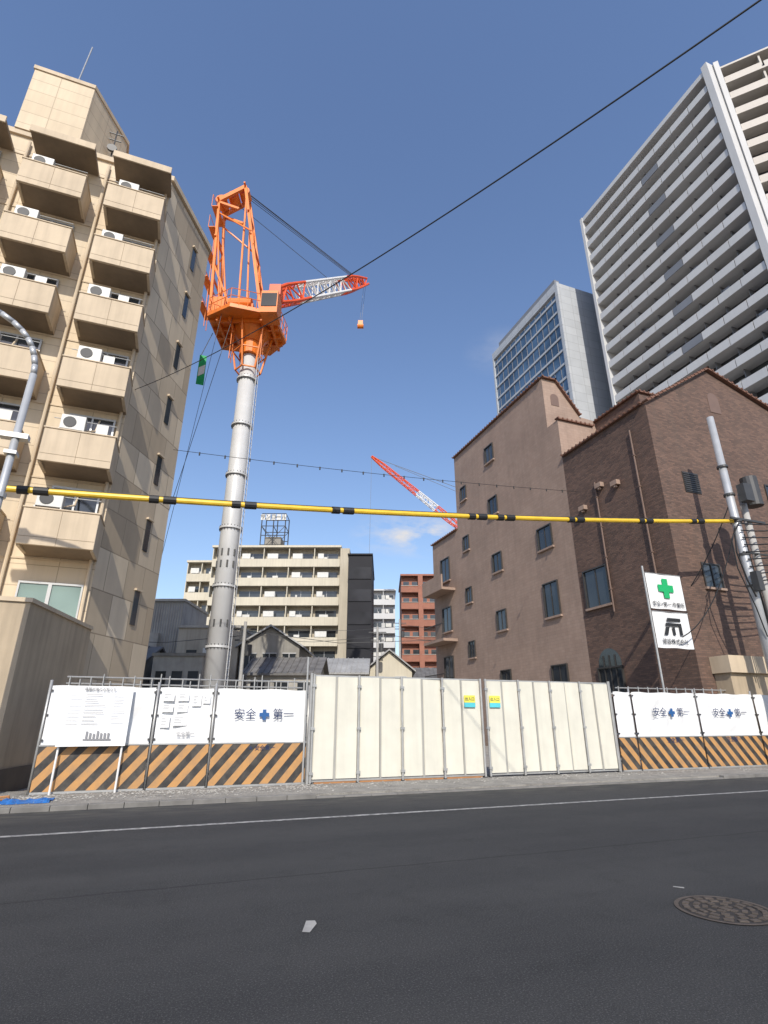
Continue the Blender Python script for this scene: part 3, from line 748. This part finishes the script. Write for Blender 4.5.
# gate
e=E('construction_gate'); zt=2.56
pan,seam,post,wt=M(),M(),M(),M()
for x0,x1,nb in ((3.3,8.08,4),(8.24,12.58,4)):
    w=(x1-x0)/nb
    for i in range(nb):
        a=x0+i*w
        for h in range(2):
            p0=a+h*w/2+.03; p1=a+(h+1)*w/2-.012
            t=.02 if (i+h)%2 else 0
            tl=random.uniform(-.02,.02)
            pan.ext([(p0,FY+t,.17),(p0+.03,FY-.03+t,.17),(p1-.03,FY-.03+t+tl,.17),(p1,FY+t,.17),(p1,FY+.03+t,.17),(p0,FY+.03+t,.17)],(random.uniform(-.004,.004),tl*.8,zt-.19+random.uniform(-.01,.01)))
        seam.box(a+w/2-.014,a+w/2+.034,FY-.004,FY+.05,.14,zt-.02)
        post.cyl((a,FY-.05,.09),(a,FY-.05,zt+.03),.03,n=8)
        for z in (.3,1.3,zt-.25): post.box(a-.05,a+.05,FY-.09,FY-.02,z-.03,z+.03)
    post.cyl((x1,FY-.05,.09),(x1,FY-.05,zt+.03),.03,n=8)
    post.box(x0,x1,FY+.0,FY+.05,zt-.018,zt+.02); post.box(x0,x1,FY+.0,FY+.05,.11,.15)
    for i in range(nb+1): wt.cyl((x0+i*w,FY-.05,.07),(x0+i*w,FY+.02,.07),.05,n=10)
post.cyl((3.24,FY,.0),(3.24,FY,2.62),.045,n=10); post.cyl((12.64,FY,.0),(12.64,FY,2.62),.045,n=10)
pan.obj('panels','gate_panel',e); seam.obj('panel_seams','gate_seam',e); post.obj('frame_posts','steel',e); wt.obj('casters','black_rubber',e)
M().box(3.4,8.0,FY-.02,FY+.08,.071,.105).obj('threshold_timber','timber',e)
m,c_=M(),M()
for x in (7.7,8.5):
    m.box(x-.17,x+.17,FY-.075,FY-.065,1.95,2.14); c_.box(x-.17,x+.17,FY-.075,FY-.065,1.83,1.947)
m.obj('label_top','label_yellow',e); c_.obj('label_bottom','label_cyan',e)
text('label_text','出入口',7.7,FY-.08,2.04,.1,'print_navy',e); text('label_text','出入口',8.5,FY-.08,2.04,.1,'print_navy',e)
M().cyl((3.1,FY-.1,.07),(3.1,FY-.1,3.0),.025,n=8).obj('signal_pole','steel',e)

# banners
e=E('safety_banner_pole'); X,Y=15.45,14.6
M().cyl((X,Y,.07),(X,Y,6.75),.035,n=8).obj('pole','steel',e)
for i,(z0,z1) in enumerate(((5.22,6.5),(3.85,5.1))):
    sheet(X+.08,X+1.75,z0,z1,Y,'banner','sheet_white',e,amp=.014,seed=90+i)
    M().cyl((X,Y,z1+.02),(X+1.77,Y,z1+.02),.015).obj('rod','steel',e)
m=M(); cross(m,X+.9,5.98,.36,Y-.04); m.obj('green_cross','print_green',e)
text('banner_text','安全+第一 作業所',X+.9,Y-.05,5.38,.19,'print_black',e)
m=M(); lx=X+.45
m.ext([(lx+.25,Y-.05,4.9),(lx+.85,Y-.05,4.9),(lx+.85,Y-.05,4.79),(lx+.2,Y-.05,4.79)],(0,.01,0))
m.ext([(lx+.15,Y-.05,4.72),(lx+.85,Y-.05,4.72),(lx+.85,Y-.05,4.62),(lx+.1,Y-.05,4.62)],(0,.01,0))
m.ext([(lx,Y-.05,4.3),(lx+.16,Y-.05,4.3),(lx+.28,Y-.05,4.58),(lx+.12,Y-.05,4.58)],(0,.01,0))
m.box(lx+.4,lx+.52,Y-.05,Y-.04,4.3,4.58); m.box(lx+.73,lx+.85,Y-.05,Y-.04,4.3,4.615)
m.obj('logo','print_black',e)
text('banner_text','建設株式会社',X+.9,Y-.05,4.06,.2,'print_black',e)

# ---------------------------------------------------------------- poles & wires
e=E('utility_pole')
M().cyl((19.25,13.4,0),(19.25,13.4,13.1),.19,.13,n=16).obj('post','pole_steel',e,smooth=True)
M().cyl((19.9,13.4,0),(19.9,13.4,9.8),.14,.12,n=14).obj('post_support','pole_concrete',e,smooth=True)
m=M()
for z in (6.0,7.2,8.5,9.6,10.8): m.cyl((19.25,13.4,z),(19.25,13.4,z+.08),.2,n=16)
m.beam((18.8,13.25,8.6),(20.6,13.25,8.6),.08,.08); m.beam((19.1,13.3,7.3),(20.7,13.3,7.3),.06,.06)
m.box(19.45,19.9,12.9,13.2,9.3,10.0); m.box(19.0,19.25,12.95,13.2,5.8,6.5)
m.cyl((20.4,13.3,9.3),(20.4,13.3,10.5),.3,n=16)
m.obj('fittings','steel_dark',e)
m=M()
for i in range(9):
    z=8.4-i*.28; m.path(sag((19.1,13.2,z),(24+i*.3,12.5,z+1.2+i*.15),.35,10),.025,5)
    if i<5: m.path(sag((19.3,13.25,z-.4),(19.6+.12*i,13.6,3.6-.2*i),.05,8),.03,5)
m.path(sag((19.0,13.3,8.3),(16.4,14.3,4.2),.7,12),.02,5)
m.path(sag((19.2,13.3,9.5),(18,16.5,5.2),.5,12),.02,5)
m.path([(19.1,13.2,8.4),(18.75,13.2,8.0),(18.6,13.2,7.2),(18.8,13.2,6.2),(19.05,13.2,5.6)],.03,5)
m.path([(19.1,13.2,8.4),(18.5,13.2,7.7),(18.45,13.2,6.6),(18.9,13.2,5.2),(19.1,13.2,4.2)],.022,5)
m.obj('cables','black_rubber',e)

e=E('overhead_cable_guard')
pts=sag((-6.5,13.4,6.25),(19.1,13.4,8.55),.28,60)
M().path(pts,.072,10).obj('yellow_tube','yellow_tube',e)
m=M()
def at(x):
    for p,q in zip(pts,pts[1:]):
        if p[0]<=x<=q[0]: return Vector(p).lerp(Vector(q),(x-p[0])/(q[0]-p[0]))
for x in (-3.6,-.85,1.1,3.75,8.0,9.0,11.7,14.7,17.2):
    for dx,l in ((-.32,.22),(.0,.3)):
        a,b=at(x+dx),at(x+dx+l); m.cyl(tuple(a),tuple(b),.1,n=10)
m.obj('black_joints','black_rubber',e); 
M().path([(p[0],p[1],p[2]+.085) for p in pts],.015,5).obj('messenger_wire','steel_dark',e)
e=E('overhead_wire')
A=C((4.42,3.96,10.3)); B=C((-10.3,17.9,13.3))
A2=tuple(Vector(A)+(Vector(A)-Vector(B))*.25)
M().path(sag(A2,B,1.05,40),.013,6).obj('cable','black_rubber',e)
e=E('string_wire')
pts2=sag((-1.2,20,11.15),(17.98,20.2,12.35),.15,60); m=M(); m.path(pts2,.011,5)
m2=M()
for i in range(3,60,3): 
    p=pts2[i]; m2.cyl((p[0],p[1],p[2]+.03),(p[0],p[1],p[2]-.1),.03,n=6)
m.obj('wire','black_rubber',e); m2.obj('clips','black_rubber',e)

e=E('street_lamp')
m=M(); m.cyl((-4.0,12.7,0),(-4.0,12.7,9.0),.085,.075,n=12)
arc=[(-4.0,12.7,9.0),(-4.02,12.69,9.25),(-4.08,12.68,9.48),(-4.16,12.66,9.7),(-4.28,12.64,9.9),(-4.44,12.62,10.08),(-4.64,12.6,10.24),(-4.9,12.55,10.38),(-5.5,12.5,10.58),(-6.3,12.45,10.7)]
m.path(arc,.065,12); m.obj('post','pole_steel',e,smooth=True)
m=M(); m.prism([(-7.0,12.3),(-6.2,12.25),(-6.1,12.45),(-6.2,12.65),(-7.0,12.6)],10.6,10.75); m.obj('lamp_head','pole_steel',e)
m=M(); m.box(-4.3,-3.75,12.6,12.8,7.3,7.42); m.box(-4.12,-3.88,12.58,12.82,6.9,6.98); m.cyl((-4.0,12.7,5.9),(-4.0,12.7,6.0),.12,n=12); m.obj('bracket','steel',e)

e=E('blue_tarp')
vs=[];fs=[];rnd=random.Random(5)
for j in range(9):
    for i in range(15):
        vs.append((-2.75+i*.06+rnd.uniform(-.015,.015),12.65+j*.07+.02*math.sin(i),.075+abs(rnd.gauss(0,.03))*(0 if j in(0,8) else 1)))
for j in range(8):
    for i in range(14): a=j*15+i; fs.append((a,a+1,a+16,a+15))
M().add(vs,fs).obj('sheet','tarp_blue',e)
M().path([(-3.3,13.3,.1),(-3.0,13.55,.1),(-2.75,13.5,.12),(-2.7,13.2,.1),(-3.0,13.0,.1),(-3.4,13.1,.1)],.02,6).obj('garden_hose','timber')
M().box(-3.9,-3.3,14.1,14.35,.07,.6).obj('planter_block','concrete')
e=E('scaffold_pipes'); m=M()
for i in range(26):
    x=-2.3+i*.22+random.uniform(-.05,.05); m.cyl((x,14.9,.07),(x,14.9,2.35+random.uniform(0,.25)),.015,n=6)
for z in (2.3,2.45): m.cyl((-2.4,14.95,z),(3.2,14.95,z),.02,n=6)
for i in range(12): m.cyl((13.8+i*.42,14.9,.07),(13.8+i*.42,14.9,2.55),.02,n=6)
m.cyl((13.7,14.93,2.5),(19,14.93,2.5),.02,n=6)
m.obj('pipes','steel',e)

# ---------------------------------------------------------------- light
sd=Vector((-.30,-.955,0)).normalized(); el=math.radians(38)
sv=Vector((sd.x*math.cos(el),sd.y*math.cos(el),math.sin(el)))
L=bpy.data.lights.new('sun','SUN'); L.energy=4.3; L.angle=math.radians(.5); L.color=(1,.94,.84)
lo=bpy.data.objects.new('sun',L); sc.collection.objects.link(lo); lo.rotation_euler=(-sv).to_track_quat('-Z','Y').to_euler(); lo.location=(0,0,60)
w=bpy.data.worlds.new('World'); sc.world=w; w.use_nodes=True; t=w.node_tree; bg=t.nodes['Background']
sky=N(t,'ShaderNodeTexSky',sky_type='NISHITA'); sky.sun_disc=False; sky.sun_elevation=el; sky.sun_rotation=math.atan2(sd.x,sd.y)
sky.air_density=1.45; sky.dust_density=1.0; sky.ozone_density=3.6; sky.altitude=0
tc=N(t,'ShaderNodeTexCoord')
def cloud(base,dirv,size,amt,nsc):
    dv=Vector(C(dirv)).normalized()
    s=N(t,'ShaderNodeVectorMath',operation='SUBTRACT'); t.links.new(tc.outputs['Generated'],s.inputs[0]); s.inputs[1].default_value=dv
    ml=N(t,'ShaderNodeVectorMath',operation='MULTIPLY'); t.links.new(s.outputs[0],ml.inputs[0]); ml.inputs[1].default_value=(1/size[0],1/size[0],1/size[1])
    ln=N(t,'ShaderNodeVectorMath',operation='LENGTH'); t.links.new(ml.outputs[0],ln.inputs[0])
    mask=ramp(t,ln.outputs['Value'],0,1,1,0)
    nz=ramp(t,noise(t,scaled(t,tc.outputs['Generated'],(1,1,2.5)),nsc,6,.6),.42,.7,0,1)
    return mixc(t,math_(t,'MULTIPLY',math_(t,'MULTIPLY',mask,nz),amt),base,(5.0,5.0,5.2))
tint=mixc(t,1,sky.outputs[0],(1.04,1.02,1.14),'MULTIPLY')
c=cloud(tint,(.06,.94,.32),(.13,.045),2.0,9)
c=cloud(c,(.21,.8,.62),(.07,.04),.3,9)
t.links.new(c,bg.inputs['Color']); bg.inputs['Strength'].default_value=.15

cam=bpy.data.cameras.new('Camera'); co=bpy.data.objects.new('Camera',cam); sc.collection.objects.link(co); sc.camera=co
cam.sensor_fit='VERTICAL'; cam.sensor_height=24; cam.lens=538/1024*24; cam.clip_start=.1; cam.clip_end=3000
co.location=(0,0,1.5); co.rotation_euler=(math.radians(90+21.14),0,-math.radians(20.3))
sc.view_settings.view_transform='Standard'; sc.view_settings.look='None'; sc.view_settings.exposure=0
